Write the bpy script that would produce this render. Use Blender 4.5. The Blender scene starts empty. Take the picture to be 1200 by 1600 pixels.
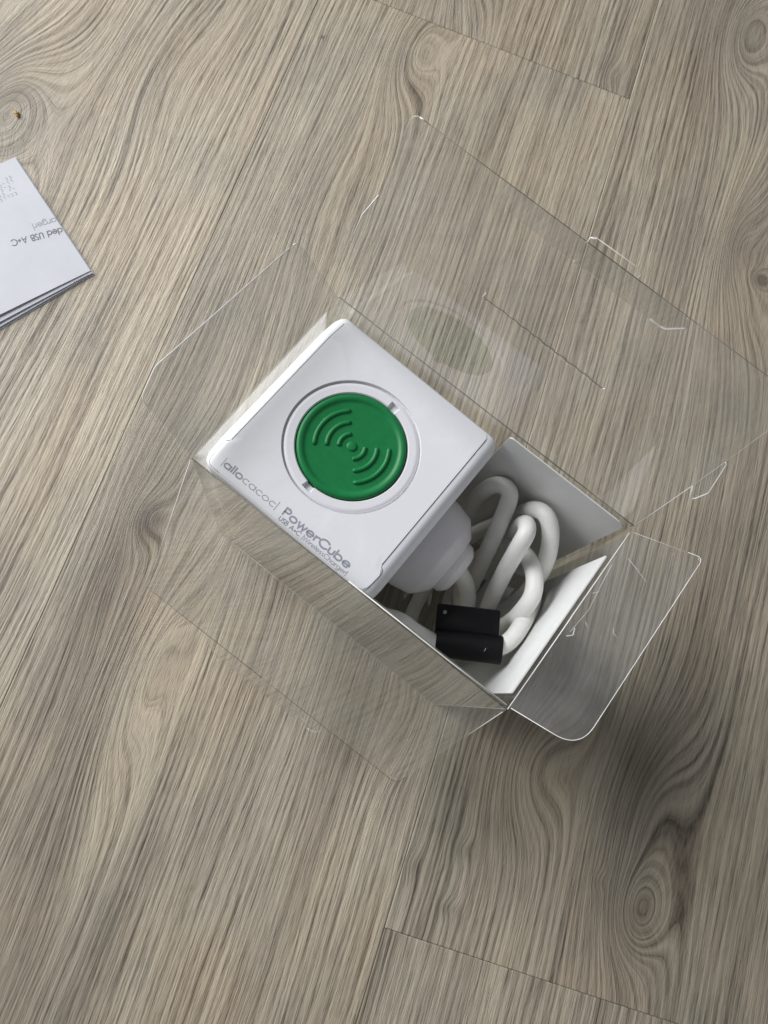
import bpy, bmesh, math, random
from mathutils import Vector, Matrix
random.seed(7)
sc = bpy.context.scene
col = sc.collection
MM = 0.001

# ------------------------------------------------------------------ camera, world, lamp, exposure
CAMPOS = Vector((73.17, -41.37, 381.585)) * MM
RR = ((0.7843388022, 0.6069665773, 0.1280789496),
      (0.6189017795, -0.7516530906, -0.2279873215),
      (-0.0421097459, 0.2580875925, -0.9652033796))
cam_d = bpy.data.cameras.new('camera')
cam = bpy.data.objects.new('camera', cam_d)
col.objects.link(cam)
right, down, fwd = Vector(RR[0]), Vector(RR[1]), Vector(RR[2])
mw = Matrix(((right.x, -down.x, -fwd.x, CAMPOS.x),
             (right.y, -down.y, -fwd.y, CAMPOS.y),
             (right.z, -down.z, -fwd.z, CAMPOS.z),
             (0, 0, 0, 1)))
cam.matrix_world = mw
cam_d.sensor_fit = 'VERTICAL'
cam_d.sensor_height = 36
cam_d.lens = 36 * 1202 / 1600
cam_d.clip_start = 0.01
cam_d.clip_end = 100
cam_d.dof.use_dof = True
cam_d.dof.focus_distance = 0.285
cam_d.dof.aperture_fstop = 45.0
sc.camera = cam

w = bpy.data.worlds.new('World')
sc.world = w
w.use_nodes = True
w.node_tree.nodes['Background'].inputs[0].default_value = (0.93, 0.96, 1.0, 1)
w.node_tree.nodes['Background'].inputs[1].default_value = 0.21

ld = bpy.data.lights.new('window_light', 'AREA')
ld.shape = 'RECTANGLE'
ld.size = 1.5
ld.size_y = 1.25
ld.energy = 65
ld.color = (0.97, 0.98, 1.0)
lamp = bpy.data.objects.new('window_light', ld)
col.objects.link(lamp)
ldir = Vector((-0.95, -0.02, 0.54)).normalized()
lamp.location = Vector((0.07, 0.04, 0.05)) + ldir * 1.95
lamp.rotation_euler = (-ldir).to_track_quat('-Z', 'Y').to_euler()

sc.view_settings.view_transform = 'Standard'
sc.view_settings.look = 'None'
sc.view_settings.exposure = 0.0
sc.view_settings.gamma = 1.0
sc.cycles.max_bounces = 24
sc.cycles.transparent_max_bounces = 40
sc.cycles.glossy_bounces = 8
sc.cycles.diffuse_bounces = 5
sc.cycles.caustics_reflective = True
sc.cycles.blur_glossy = 0.5
try:
    sc.cycles.use_denoising = True
    sc.cycles.denoiser = 'OPENIMAGEDENOISE'
except Exception:
    pass

# ------------------------------------------------------------------ object helpers
def tag(o, label=None, cat=None, group=None, kind=None):
    if label: o['label'] = label
    if cat: o['category'] = cat
    if group: o['group'] = group
    if kind: o['kind'] = kind
    return o

def mesh_obj(name, verts, faces, mat, parent=None, smooth=False, scale=MM):
    me = bpy.data.meshes.new(name)
    me.from_pydata([tuple(c * scale for c in v) for v in verts], [], faces)
    me.materials.append(mat)
    bm = bmesh.new(); bm.from_mesh(me)
    bmesh.ops.recalc_face_normals(bm, faces=bm.faces)
    bm.to_mesh(me); bm.free()
    if smooth:
        for p in me.polygons: p.use_smooth = True
    o = bpy.data.objects.new(name, me)
    col.objects.link(o)
    if parent: o.parent = parent
    return o

def soften(o, angle=40):
    for p in o.data.polygons: p.use_smooth = True
    try:
        o.data.set_sharp_from_angle(angle=math.radians(angle))
    except Exception:
        pass
    return o

def empty(name, loc=(0, 0, 0), rz=0):
    o = bpy.data.objects.new(name, None)
    o.empty_display_size = 0.02
    col.objects.link(o)
    o.location = Vector(loc) * MM
    o.rotation_euler = (0, 0, rz)
    return o

class MB:
    """collects vertices and faces in millimetres"""
    def __init__(s): s.v = []; s.f = []
    def add(s, vs, fs):
        b = len(s.v); s.v += [tuple(q) for q in vs]; s.f += [tuple(b + i for i in q) for q in fs]
    def build(s, name, mat, parent=None, smooth=False): return mesh_obj(name, s.v, s.f, mat, parent, smooth)

def catmull(pts, n=8, closed=False):
    P = [Vector(p) for p in pts]; out = []
    m = len(P)
    rng = range(m) if closed else range(m - 1)
    for i in rng:
        p0 = P[(i - 1) % m] if closed or i > 0 else P[0] * 2 - P[1]
        p1 = P[i]; p2 = P[(i + 1) % m]
        p3 = P[(i + 2) % m] if closed or i + 2 < m else P[m - 1] * 2 - P[m - 2]
        # centripetal-like tension 0.5
        for k in range(n):
            t = k / n
            out.append(0.5 * ((2 * p1) + (p2 - p0) * t + (2 * p0 - 5 * p1 + 4 * p2 - p3) * t * t + (3 * p1 - p0 - 3 * p2 + p3) * t ** 3))
    if not closed: out.append(P[-1])
    return out

def tube(mb, pts, r, sides=8, closed=False, cap=True, sq=None):
    P = [Vector(p) for p in pts]; n = len(P)
    rings = []; nrm = None
    for i in range(n):
        if closed: t = (P[(i + 1) % n] - P[i - 1])
        else: t = P[min(i + 1, n - 1)] - P[max(i - 1, 0)]
        t.normalize()
        if nrm is None:
            a = Vector((0, 0, 1)) if abs(t.z) < 0.9 else Vector((1, 0, 0))
            nrm = (a - t * a.dot(t)).normalized()
        else:
            nrm = (nrm - t * nrm.dot(t)).normalized()
        bi = t.cross(nrm)
        rr = r[i] if isinstance(r, (list, tuple)) else r
        rings.append([P[i] + nrm * math.cos(2 * math.pi * k / sides) * rr + bi * math.sin(2 * math.pi * k / sides) * rr for k in range(sides)])
    vs = [v for rg in rings for v in rg]; fs = []
    m = n if closed else n - 1
    for i in range(m):
        for k in range(sides):
            a = i * sides + k; b = i * sides + (k + 1) % sides
            j = ((i + 1) % n) * sides
            fs.append((a, b, j + (k + 1) % sides, j + k))
    if cap and not closed:
        fs.append(tuple(range(sides))); fs.append(tuple((n - 1) * sides + k for k in range(sides)))
    mb.add(vs, fs)

def rounded_poly(pts, radii, n=6):
    """2-D polygon with rounded corners"""
    out = []; m = len(pts)
    for i in range(m):
        p = Vector(pts[i]); a = Vector(pts[i - 1]); b = Vector(pts[(i + 1) % m])
        r = radii[i] if isinstance(radii, (list, tuple)) else radii
        if r <= 0: out.append(p); continue
        da = (a - p).normalized(); db = (b - p).normalized()
        ang = da.angle(db); d = min(r / math.tan(ang / 2), 0.49 * (a - p).length, 0.49 * (b - p).length)
        p0 = p + da * d; p2 = p + db * d
        for k in range(n + 1):
            t = k / n
            out.append(p0 * (1 - t) ** 2 + p * 2 * t * (1 - t) + p2 * t * t)
    return out

def sheet(name, poly, to3d, normal, thick, mat, parent, wob=None):
    """thin sheet with real thickness from a 2-D outline mapped into space"""
    n = len(poly); nv = Vector(normal).normalized() * thick / 2
    top = [Vector(to3d(p[0], p[1])) + nv for p in poly]; bot = [Vector(to3d(p[0], p[1])) - nv for p in poly]
    vs = top + bot
    fs = [tuple(range(n)), tuple(range(2 * n - 1, n - 1, -1))]
    for i in range(n):
        j = (i + 1) % n
        fs.append((i, n + i, n + j, j))
    return mesh_obj(name, vs, fs, mat, parent)

# ------------------------------------------------------------------ node helpers
def new_mat(name):
    m = bpy.data.materials.new(name); m.use_nodes = True
    nt = m.node_tree; nt.nodes.clear()
    return m, nt
def N(nt, t, **kw):
    n = nt.nodes.new(t)
    for k, v in kw.items(): setattr(n, k, v)
    return n
def mth(nt, op, a, b=None, c=None):
    n = N(nt, 'ShaderNodeMath', operation=op)
    for i, x in enumerate((a, b, c)):
        if x is None: continue
        if isinstance(x, (int, float)): n.inputs[i].default_value = x
        else: nt.links.new(x, n.inputs[i])
    return n.outputs[0]
def noise(nt, vec, scale=1.0, detail=2.0, rough=0.5, dims='3D', wv=None, dist=0.0):
    n = N(nt, 'ShaderNodeTexNoise', noise_dimensions=dims)
    n.inputs['Scale'].default_value = scale; n.inputs['Detail'].default_value = detail
    n.inputs['Roughness'].default_value = rough; n.inputs['Distortion'].default_value = dist
    if vec is not None: nt.links.new(vec, n.inputs['Vector'])
    if wv is not None: nt.links.new(wv, n.inputs['W'])
    return n.outputs['Fac']
def comb(nt, x, y, z=0.0):
    n = N(nt, 'ShaderNodeCombineXYZ')
    for i, v in enumerate((x, y, z)):
        if isinstance(v, (int, float)): n.inputs[i].default_value = v
        else: nt.links.new(v, n.inputs[i])
    return n.outputs[0]
def ramp(nt, fac, stops, interp='LINEAR'):
    n = N(nt, 'ShaderNodeValToRGB'); r = n.color_ramp; r.interpolation = interp
    while len(r.elements) < len(stops): r.elements.new(0.5)
    for e, (p, c) in zip(r.elements, stops):
        e.position = p; e.color = (c[0], c[1], c[2], 1) if isinstance(c, (tuple, list)) else (c, c, c, 1)
    nt.links.new(fac, n.inputs[0]); return n.outputs[0]
def mix(nt, fac, a, b, mode='MIX'):
    n = N(nt, 'ShaderNodeMix', data_type='RGBA', blend_type=mode)
    for s, x in ((n.inputs[0], fac), (n.inputs[6], a), (n.inputs[7], b)):
        if isinstance(x, (int, float)): s.default_value = x
        elif isinstance(x, (tuple, list)): s.default_value = (x[0], x[1], x[2], 1)
        else: nt.links.new(x, s)
    return n.outputs[2]
def principled(nt, **kw):
    p = N(nt, 'ShaderNodeBsdfPrincipled'); o = N(nt, 'ShaderNodeOutputMaterial')
    nt.links.new(p.outputs[0], o.inputs[0])
    for k, v in kw.items():
        s = p.inputs[k.replace('_', ' ')]
        if hasattr(v, 'is_linked') or isinstance(v, bpy.types.NodeSocket): nt.links.new(v, s)
        elif isinstance(v, (tuple, list)): s.default_value = (v[0], v[1], v[2], 1)
        else: s.default_value = v
    return p
def bump(nt, h, strength, dist, p):
    b = N(nt, 'ShaderNodeBump'); b.inputs['Strength'].default_value = strength; b.inputs['Distance'].default_value = dist
    nt.links.new(h, b.inputs['Height']); nt.links.new(b.outputs[0], p.inputs['Normal'])

def simple(name, c, rough=0.5, var=0.05, nscale=300, bmp=0.0, spec=0.5, **kw):
    m, nt = new_mat(name)
    g = N(nt, 'ShaderNodeTexCoord').outputs['Object']
    f = noise(nt, g, nscale, 3, 0.6)
    c2 = tuple(x * (1 - var) for x in c); c1 = tuple(min(1, x * (1 + var)) for x in c)
    cc = ramp(nt, f, [(0.3, c2), (0.7, c1)])
    rr = mth(nt, 'MULTIPLY_ADD', f, 0.12, rough - 0.06)
    p = principled(nt, Base_Color=cc, Roughness=rr, **kw)
    p.inputs['Specular IOR Level'].default_value = spec
    if bmp: bump(nt, noise(nt, g, nscale * 4, 2), bmp, 0.0002, p)
    return m

# ------------------------------------------------------------------ wood floor material
def wood(name, seed, knots, base_l=(0.505, 0.447, 0.352), mid=(0.292, 0.253, 0.196), dark=(0.088, 0.072, 0.054), ring=0.40, off=0.0, tone=1.0):
    """oak laminate plank: local x runs across the plank, y along it (metres -> mm); knots bend the grain"""
    m, nt = new_mat(name)
    tc = N(nt, 'ShaderNodeTexCoord').outputs['Object']
    sx = N(nt, 'ShaderNodeSeparateXYZ'); nt.links.new(tc, sx.inputs[0])
    u = mth(nt, 'MULTIPLY', sx.outputs[0], 1000.0); v = mth(nt, 'MULTIPLY', sx.outputs[1], 1000.0)
    if seed is None:
        rnd = N(nt, 'ShaderNodeObjectInfo').outputs['Random']
        s = mth(nt, 'MULTIPLY', rnd, 517.0)
    else:
        s = float(seed)
    w1 = noise(nt, comb(nt, mth(nt, 'MULTIPLY', u, 1 / 130), mth(nt, 'MULTIPLY', v, 1 / 520), s), 1.0, 2, 0.5)
    w2 = noise(nt, comb(nt, mth(nt, 'MULTIPLY', u, 1 / 30), mth(nt, 'MULTIPLY', v, 1 / 130), s), 1.0, 2, 0.5)
    w3 = noise(nt, comb(nt, mth(nt, 'MULTIPLY', u, 1 / 6), mth(nt, 'MULTIPLY', v, 1 / 24), s), 1.0, 3, 0.6)
    f = mth(nt, 'MULTIPLY_ADD', mth(nt, 'SUBTRACT', w1, 0.5), 20.0, u)
    f = mth(nt, 'MULTIPLY_ADD', mth(nt, 'SUBTRACT', w2, 0.5), 2.4, f)
    f = mth(nt, 'MULTIPLY_ADD', mth(nt, 'SUBTRACT', w3, 0.5), 0.55, f)
    fb = f
    kd = None; core = None
    for (ku, kv, su, sv, A, dk) in knots:
        du = mth(nt, 'MULTIPLY', mth(nt, 'SUBTRACT', u, ku), 1 / su)
        dv = mth(nt, 'MULTIPLY', mth(nt, 'SUBTRACT', v, kv), 1 / sv)
        q = mth(nt, 'ADD', mth(nt, 'MULTIPLY', du, du), mth(nt, 'MULTIPLY', dv, dv))
        g = mth(nt, 'POWER', 2.71828, mth(nt, 'MULTIPLY', q, -1.0))
        f = mth(nt, 'MULTIPLY_ADD', g, A, f)
        if dk > 0:
            gd = mth(nt, 'MULTIPLY', g, dk)
            kd = gd if kd is None else mth(nt, 'MAXIMUM', kd, gd)
    # growth rings: thin dark lines a few millimetres apart that fade out and come back along the plank
    ph = noise(nt, comb(nt, mth(nt, 'MULTIPLY', f, 0.09), mth(nt, 'MULTIPLY', v, 0.0022), s), 1.0, 2.0, 0.5)
    sn = mth(nt, 'SINE', mth(nt, 'ADD', mth(nt, 'MULTIPLY', f, 2 * math.pi / 3.8), mth(nt, 'MULTIPLY', ph, 18.0)))
    sn = mth(nt, 'MULTIPLY_ADD', sn, 0.5, 0.5)
    r0 = noise(nt, comb(nt, mth(nt, 'MULTIPLY', f, ring), mth(nt, 'MULTIPLY', v, 0.006), s), 1.0, 3.0, 0.6)
    r1 = mth(nt, 'ADD', mth(nt, 'MULTIPLY', sn, 0.27), mth(nt, 'MULTIPLY', r0, 0.73))
    r1c = ramp(nt, r1, [(0.31, 0.0), (0.47, 0.58), (0.66, 1.0)])
    bd = noise(nt, comb(nt, mth(nt, 'MULTIPLY', f, 0.13), mth(nt, 'MULTIPLY', v, 0.004), s), 1.0, 2.0, 0.5)
    bdc = ramp(nt, bd, [(0.34, 0.0), (0.62, 1.0)])
    p1 = noise(nt, comb(nt, mth(nt, 'MULTIPLY', f, 0.95), mth(nt, 'MULTIPLY', v, 0.030), s), 1.0, 3, 0.62)
    p1c = ramp(nt, p1, [(0.36, 0.0), (0.48, 0.7), (0.60, 1.0)])
    ub = mth(nt, 'ADD', mth(nt, 'MULTIPLY', f, 0.35), mth(nt, 'MULTIPLY', fb, 0.65))
    p2 = noise(nt, comb(nt, mth(nt, 'MULTIPLY', ub, 1.7), mth(nt, 'MULTIPLY', v, 0.11), s), 1.0, 3, 0.65)
    p2c = ramp(nt, p2, [(0.38, 0.0), (0.54, 1.0)])
    # where the figure is strong and where it nearly fades
    fade = noise(nt, comb(nt, mth(nt, 'MULTIPLY', f, 0.035), mth(nt, 'MULTIPLY', v, 0.006), s), 1.0, 2, 0.5)
    fade = ramp(nt, fade, [(0.30, 0.45), (0.58, 1.0)])
    # wide tonal bands and blotches
    b1 = noise(nt, comb(nt, mth(nt, 'MULTIPLY', f, 0.034), mth(nt, 'MULTIPLY', v, 0.003), s), 1.0, 3, 0.6)
    b2 = noise(nt, comb(nt, mth(nt, 'MULTIPLY', u, 0.018), mth(nt, 'MULTIPLY', v, 0.010), mth(nt, 'ADD', s, 9.0) if seed is None else s + 9.0), 1.0, 3, 0.6)
    rl = mth(nt, 'SUBTRACT', 1.0, mth(nt, 'MULTIPLY', mth(nt, 'SUBTRACT', 1.0, r1c), fade))
    grain = mth(nt, 'ADD', mth(nt, 'MULTIPLY_ADD', bdc, 0.13, mth(nt, 'MULTIPLY', rl, 0.45)), mth(nt, 'ADD', mth(nt, 'MULTIPLY', p1c, 0.26), mth(nt, 'MULTIPLY', p2c, 0.16)))
    c = ramp(nt, grain, [(0.10, dark), (0.47, mid), (0.92, base_l)])
    tint = ramp(nt, b1, [(0.30, (0.70, 0.675, 0.66)), (0.48, (0.95, 0.935, 0.925)), (0.68, (1.10, 1.115, 1.11))])
    c = mix(nt, 1.0, c, tint, 'MULTIPLY')
    tint2 = ramp(nt, b2, [(0.30, (0.80, 0.82, 0.82)), (0.52, (1.0, 0.985, 0.96)), (0.74, (1.09, 1.03, 0.96))])
    c = mix(nt, 1.0, c, tint2, 'MULTIPLY')
    if kd is not None:
        kfac = mth(nt, 'MULTIPLY', kd, mth(nt, 'MULTIPLY_ADD', p1, 0.9, 0.45))
        kfac = mth(nt, 'MINIMUM', kfac, 0.9)
        c = mix(nt, kfac, c, (0.105, 0.086, 0.067))
    if tone != 1.0:
        c = mix(nt, 1.0, c, (tone, tone, tone), 'MULTIPLY')
    rough = mth(nt, 'MULTIPLY_ADD', grain, -0.10, 0.54)
    p = principled(nt, Base_Color=c, Roughness=rough)
    p.inputs['Specular IOR Level'].default_value = 0.42
    hgt = mth(nt, 'ADD', mth(nt, 'MULTIPLY', p1c, 0.6), mth(nt, 'ADD', mth(nt, 'MULTIPLY', p2c, 0.25), mth(nt, 'MULTIPLY', r1c, 0.35)))
    bump(nt, hgt, 0.58, 0.0005, p)
    return m

# ------------------------------------------------------------------ other materials
def plastic(name, tint=(0.975, 0.978, 0.975), f0=0.07, rough=0.015, glare_haze=0.055, hcol=(0.8, 0.8, 0.8), scratch=0.0):
    """thin clear sheet: passes light straight through, mirrors by angle, faint scuffs; milky glare painted in as white"""
    m, nt = new_mat(name)
    geo = N(nt, 'ShaderNodeNewGeometry')
    d = N(nt, 'ShaderNodeVectorMath', operation='DOT_PRODUCT')
    tc = N(nt, 'ShaderNodeTexCoord').outputs['Object']
    bn = N(nt, 'ShaderNodeBump'); bn.inputs['Strength'].default_value = 0.18; bn.inputs['Distance'].default_value = 0.0012
    nt.links.new(noise(nt, tc, 16, 0.8, 0.5), bn.inputs['Height'])
    nt.links.new(geo.outputs['Incoming'], d.inputs[0]); nt.links.new(geo.outputs['Normal'], d.inputs[1])
    k = mth(nt, 'SUBTRACT', 1.0, mth(nt, 'ABSOLUTE', d.outputs['Value']))
    F = mth(nt, 'MULTIPLY_ADD', mth(nt, 'POWER', k, 5.0), 1 - f0, f0)
    tr = N(nt, 'ShaderNodeBsdfTransparent'); tr.inputs[0].default_value = (*tint, 1)
    gl = N(nt, 'ShaderNodeBsdfGlossy'); gl.inputs['Roughness'].default_value = rough; gl.inputs[0].default_value = (1, 1, 1, 1)
    nt.links.new(bn.outputs[0], gl.inputs['Normal'])
    mx = N(nt, 'ShaderNodeMixShader'); nt.links.new(F, mx.inputs[0]); nt.links.new(tr.outputs[0], mx.inputs[1]); nt.links.new(gl.outputs[0], mx.inputs[2])
    df = N(nt, 'ShaderNodeBsdfDiffuse'); df.inputs[0].default_value = (*hcol, 1)
    mx2 = N(nt, 'ShaderNodeMixShader')
    nh = noise(nt, tc, 30, 3, 0.55)
    hz = mth(nt, 'MULTIPLY', ramp(nt, nh, [(0.35, 0.25), (0.75, 1.6)]), glare_haze)  # patchy white mixed in for the glare on lids and flaps
    if scratch:
        st = noise(nt, comb(nt, mth(nt, 'MULTIPLY', N_sep(nt, tc, 0), 900.0), mth(nt, 'MULTIPLY', N_sep(nt, tc, 1), 60.0), 0.0), 1.0, 2, 0.5)
        hz = mth(nt, 'ADD', hz, mth(nt, 'MULTIPLY', ramp(nt, st, [(0.62, 0.0), (0.74, 1.0)]), scratch))
    nt.links.new(hz, mx2.inputs[0]); nt.links.new(mx.outputs[0], mx2.inputs[1]); nt.links.new(df.outputs[0], mx2.inputs[2])
    o = N(nt, 'ShaderNodeOutputMaterial'); nt.links.new(mx2.outputs[0], o.inputs[0])
    return m
def N_sep(nt, v, i):
    s = N(nt, 'ShaderNodeSeparateXYZ'); nt.links.new(v, s.inputs[0]); return s.outputs[i]

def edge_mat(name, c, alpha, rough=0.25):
    """cut or creased edge of clear sheet, the light it gathers painted in as colour"""
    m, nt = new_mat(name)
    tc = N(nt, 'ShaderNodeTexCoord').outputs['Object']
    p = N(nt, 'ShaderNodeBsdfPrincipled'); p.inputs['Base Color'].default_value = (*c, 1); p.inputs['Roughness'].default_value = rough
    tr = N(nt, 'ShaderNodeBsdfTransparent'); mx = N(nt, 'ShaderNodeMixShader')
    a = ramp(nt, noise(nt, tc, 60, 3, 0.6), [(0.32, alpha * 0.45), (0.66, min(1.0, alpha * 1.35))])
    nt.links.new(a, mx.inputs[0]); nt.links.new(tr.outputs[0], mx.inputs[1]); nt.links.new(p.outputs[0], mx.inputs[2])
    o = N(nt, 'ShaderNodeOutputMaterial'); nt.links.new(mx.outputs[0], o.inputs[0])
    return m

M_PLA = plastic('clear_plastic')
M_WALL = plastic('clear_plastic_wall', tint=(0.95, 0.955, 0.94), f0=0.06, rough=0.004, glare_haze=0.008)
M_FLAP = plastic('clear_plastic_scuffed', rough=0.03, glare_haze=0.040, scratch=0.015)
M_EDGE = edge_mat('plastic_edge_highlight', (0.95, 0.94, 0.91), 1.3)  # edge highlight painted as near-white; weaker and dark versions follow
M_EDGE_DIM = edge_mat('plastic_faint_edge_highlight', (0.82, 0.79, 0.72), 0.45)
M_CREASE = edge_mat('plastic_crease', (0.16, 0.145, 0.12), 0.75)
M_SCUFF = edge_mat('plastic_scuff_mark', (0.9, 0.9, 0.9), 0.34)
M_WHITE = simple('white_plastic', (0.80, 0.795, 0.825), 0.33, 0.012, 400, 0.02, 0.5)
M_PANEL = simple('white_panel_plastic', (0.79, 0.786, 0.812), 0.46, 0.01, 500, 0.05, 0.4)
M_SEAM = simple('dark_seam', (0.12, 0.12, 0.14), 0.6)
M_GREEN = simple('green_rubber', (0.009, 0.182, 0.053), 0.40, 0.06, 300, 0.06, 0.3)
M_SOCK = simple('white_ring_plastic', (0.78, 0.77, 0.80), 0.40, 0.01)
M_PRINT = simple('grey_print', (0.31, 0.325, 0.375), 0.5)
M_PRINTD = simple('dark_grey_print', (0.20, 0.21, 0.25), 0.5)
M_CABLE = simple('white_cable_rubber', (0.77, 0.765, 0.73), 0.44, 0.04, 160, 0.05, 0.4)
M_OUT = simple('white_outlet_plastic', (0.62, 0.61, 0.635), 0.38, 0.02, 200)
M_BLACK = simple('black_velcro', (0.004, 0.004, 0.005), 0.46, 0.3, 900, 0.35, 0.2)
M_RIVET = simple('grey_rivet', (0.22, 0.22, 0.23), 0.4)
M_CARD = simple('white_cardboard', (0.66, 0.66, 0.65), 0.42, 0.025, 120, 0.05, 0.4)
M_PAPER = simple('white_paper', (0.57, 0.58, 0.605), 0.6, 0.04, 60, 0.15, 0.3)
M_PAPER2 = simple('grey_white_paper', (0.56, 0.56, 0.62), 0.6, 0.02, 60, 0.05, 0.3)
M_INK = simple('leaflet_ink', (0.13, 0.14, 0.16), 0.6)
M_INKP = simple('leaflet_pale_ink', (0.30, 0.31, 0.34), 0.6)
M_CRUMB = simple('yellow_crumb', (0.62, 0.42, 0.14), 0.6, 0.35, 900, 0.3)
M_SUB = simple('subfloor_board', (0.10, 0.085, 0.07), 0.8)
M_JOINT = simple('plank_joint', (0.10, 0.085, 0.07), 0.8)

# ------------------------------------------------------------------ floor: planks laid at 19.4 degrees
ang = math.atan2(0.332, 0.943)
PW = 198.6
U0 = 135.0                               # the seam right of the box
fl = mesh_obj('floor', [(-2500, -2500, -9), (2500, -2500, -9), (2500, 2500, -9), (-2500, 2500, -9),
                        (-2500, -2500, -8.2), (2500, -2500, -8.2), (2500, 2500, -8.2), (-2500, 2500, -8.2)],
              [(0, 3, 2, 1), (4, 5, 6, 7), (0, 1, 5, 4), (1, 2, 6, 5), (2, 3, 7, 6), (3, 0, 4, 7)], M_SUB)
tag(fl, 'greyish brown oak laminate floor under the clear box', None, None, 'structure')

def plank(u0, u1, v0, v1, mat):
    cu, cv = (u0 + u1) / 2, (v0 + v1) / 2
    hx, hy = (u1 - u0) / 2 - 0.07, (v1 - v0) / 2 - 0.07
    b = 0.4; d = 0.3
    vs = [(-hx, -hy, -8), (hx, -hy, -8), (hx, hy, -8), (-hx, hy, -8),
          (-hx, -hy, -d), (hx, -hy, -d), (hx, hy, -d), (-hx, hy, -d),
          (-hx + b, -hy + b, 0), (hx - b, -hy + b, 0), (hx - b, hy - b, 0), (-hx + b, hy - b, 0)]
    fs = [(0, 3, 2, 1), (8, 9, 10, 11)]
    for i in range(4):
        j = (i + 1) % 4
        fs += [(i, j, 4 + j, 4 + i), (4 + i, 4 + j, 8 + j, 8 + i)]
    o = mesh_obj('plank', vs, fs, mat, fl)
    ca, sa = math.cos(ang), math.sin(ang)
    o.location = ((ca * cu - sa * cv) * MM, (sa * cu + ca * cv) * MM, 0)
    o.rotation_euler = (0, 0, ang)
    return o
def kn(u0, u1, v0, v1, L):
    cu, cv = (u0 + u1) / 2, (v0 + v1) / 2
    return [(k[0] - cu, k[1] - cv, *k[2:]) for k in L]
PL = 1290.0
# middle strip below the joint (the box stands on it)
r = (U0 - PW, U0, 340.2 - PL, 340.2)
plank(*r, wood('oak_middle', 3.1, kn(*r, [(-35, -5, 10, 14, 12, 0.95), (-33, 20, 20, 34, 8, 0.42), (-40, -38, 11, 34, 6, 0.55), (-50, 30, 13, 130, 0, 0.36), (-52.4, 301, .8, 1.1, 0, 2.0), (-19, 200, 16, 90, 9, 0.16), (-6, -215, 24, 40, 0, 0.28),
                                         (-9, -72, 15, 66, 20, 0.10), (2, 318, 16, 40, 22, 0.15), (118, -50, 12, 30, -9, 0.0), (30, 60, 20, 60, 12, 0.0)])))
r = (U0 - PW, U0, 340.2, 340.2 + PL)
plank(*r, wood('oak_middle_far', 11.7, kn(*r, [(20, 400, 20, 50, 20, 0.2), (120, 352, 6, 10, 4, 0.25)]), tone=0.93))
# strip on the right
r = (U0, U0 + PW, -146.4, -146.4 + PL)
plank(*r, wood('oak_right', 23.3, kn(*r, [(250.6, -105.5, 12, 18, 24, 0.42), (250.6, -105.5, 2.5, 3.5, 0, 0.7), (245, -72, 22, 54, 27, 0.25), (241, -62, 12, 34, 0, 0.24), (190, -56, 16, 26, 10, 0.22), (160.8, -130, 5, 4, 2, 0.4), (139, -117, 5, 7, 2, 0.4), (222, 268, 9, 34, 16, 0.35), (228, -98, 4, 5, 5, 0.25), (241.7, 250.6, 6, 6, 9, 0.95), (236, 262, 22, 70, 26, 0.10),
                                          (196, 420, 14, 34, 24, 0.25), (205, 440, 24, 70, 16, 0.0), (180, -60, 20, 34, 14, 0.05), (160, -104, 5, 6, 3, 0.3)]), tone=0.96))
r = (U0, U0 + PW, -146.4 - PL, -146.4)
plank(*r, wood('oak_right_near', 31.9, []))
# strip on the left
r = (U0 - 2 * PW, U0 - PW, 620 - PL, 620)
plank(*r, wood('oak_left', 47.2, kn(*r, [(-196, 172, 28, 56, 44, 0.22), (-194, 182, 13, 24, 12, 0.30), (-150, -60, 24, 60, 16, 0.0), (-128, 240, 26, 60, 12, 0.18)]), tone=1.03))
M_GEN = wood('oak_plain', None, [])
r = (U0 - 2 * PW, U0 - PW, 620 - 2 * PL, 620 - PL); plank(*r, M_GEN)
r = (U0 - 2 * PW, U0 - PW, 620, 620 + PL); plank(*r, M_GEN)
for i in (-5, -4, -3, 1, 2, 3, 4):
    o_ = random.uniform(0, PL)
    for k in range(-2, 2):
        plank(U0 + i * PW, U0 + (i + 1) * PW, o_ + (k) * PL, o_ + (k + 1) * PL, M_GEN)

# ------------------------------------------------------------------ clear plastic box
A, B, H = 134.8, 80.0, 126.4
T = 0.35
box = empty('plastic_box', (0, 0, 0))
tag(box, 'open clear plastic retail box with its transparent lids folded outward', 'box')
def bxv(x0, x1, y0, y1, z0, z1):
    return ([(x0, y0, z0), (x1, y0, z0), (x1, y1, z0), (x0, y1, z0), (x0, y0, z1), (x1, y0, z1), (x1, y1, z1), (x0, y1, z1)],
            [(0, 3, 2, 1), (4, 5, 6, 7), (0, 1, 5, 4), (1, 2, 6, 5), (2, 3, 7, 6), (3, 0, 4, 7)])
def slab(name, mat, parent, *q):
    mb = MB(); mb.add(*bxv(*q)); return mb.build(name, mat, parent)
slab('base', M_PLA, box, T, A - T, T, B - T, 0.05, 0.05 + T)
slab('wall', M_WALL, box, 0, A, 0, T, 0.05, H)
slab('wall', M_WALL, box, 0, A, B - T, B, 0.05, H)
slab('wall', M_WALL, box, 0, T, T + 0.01, B - T - 0.01, 0.05, H)
slab('wall', M_WALL, box, A - T, A, T + 0.01, B - T - 0.01, 0.05, H)
# glued seam flap inside the front wall, near the right corner
slab('glue_flap', M_PLA, box, A - 62, A - 1.2, T + 0.9, T + 1.2, 0.6, H - 1.6)

def line(name, pts, r_, mat, parent, sides=5, closed=False):
    mb = MB(); tube(mb, pts, r_, sides, closed); return mb.build(name, mat, parent, True)
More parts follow.
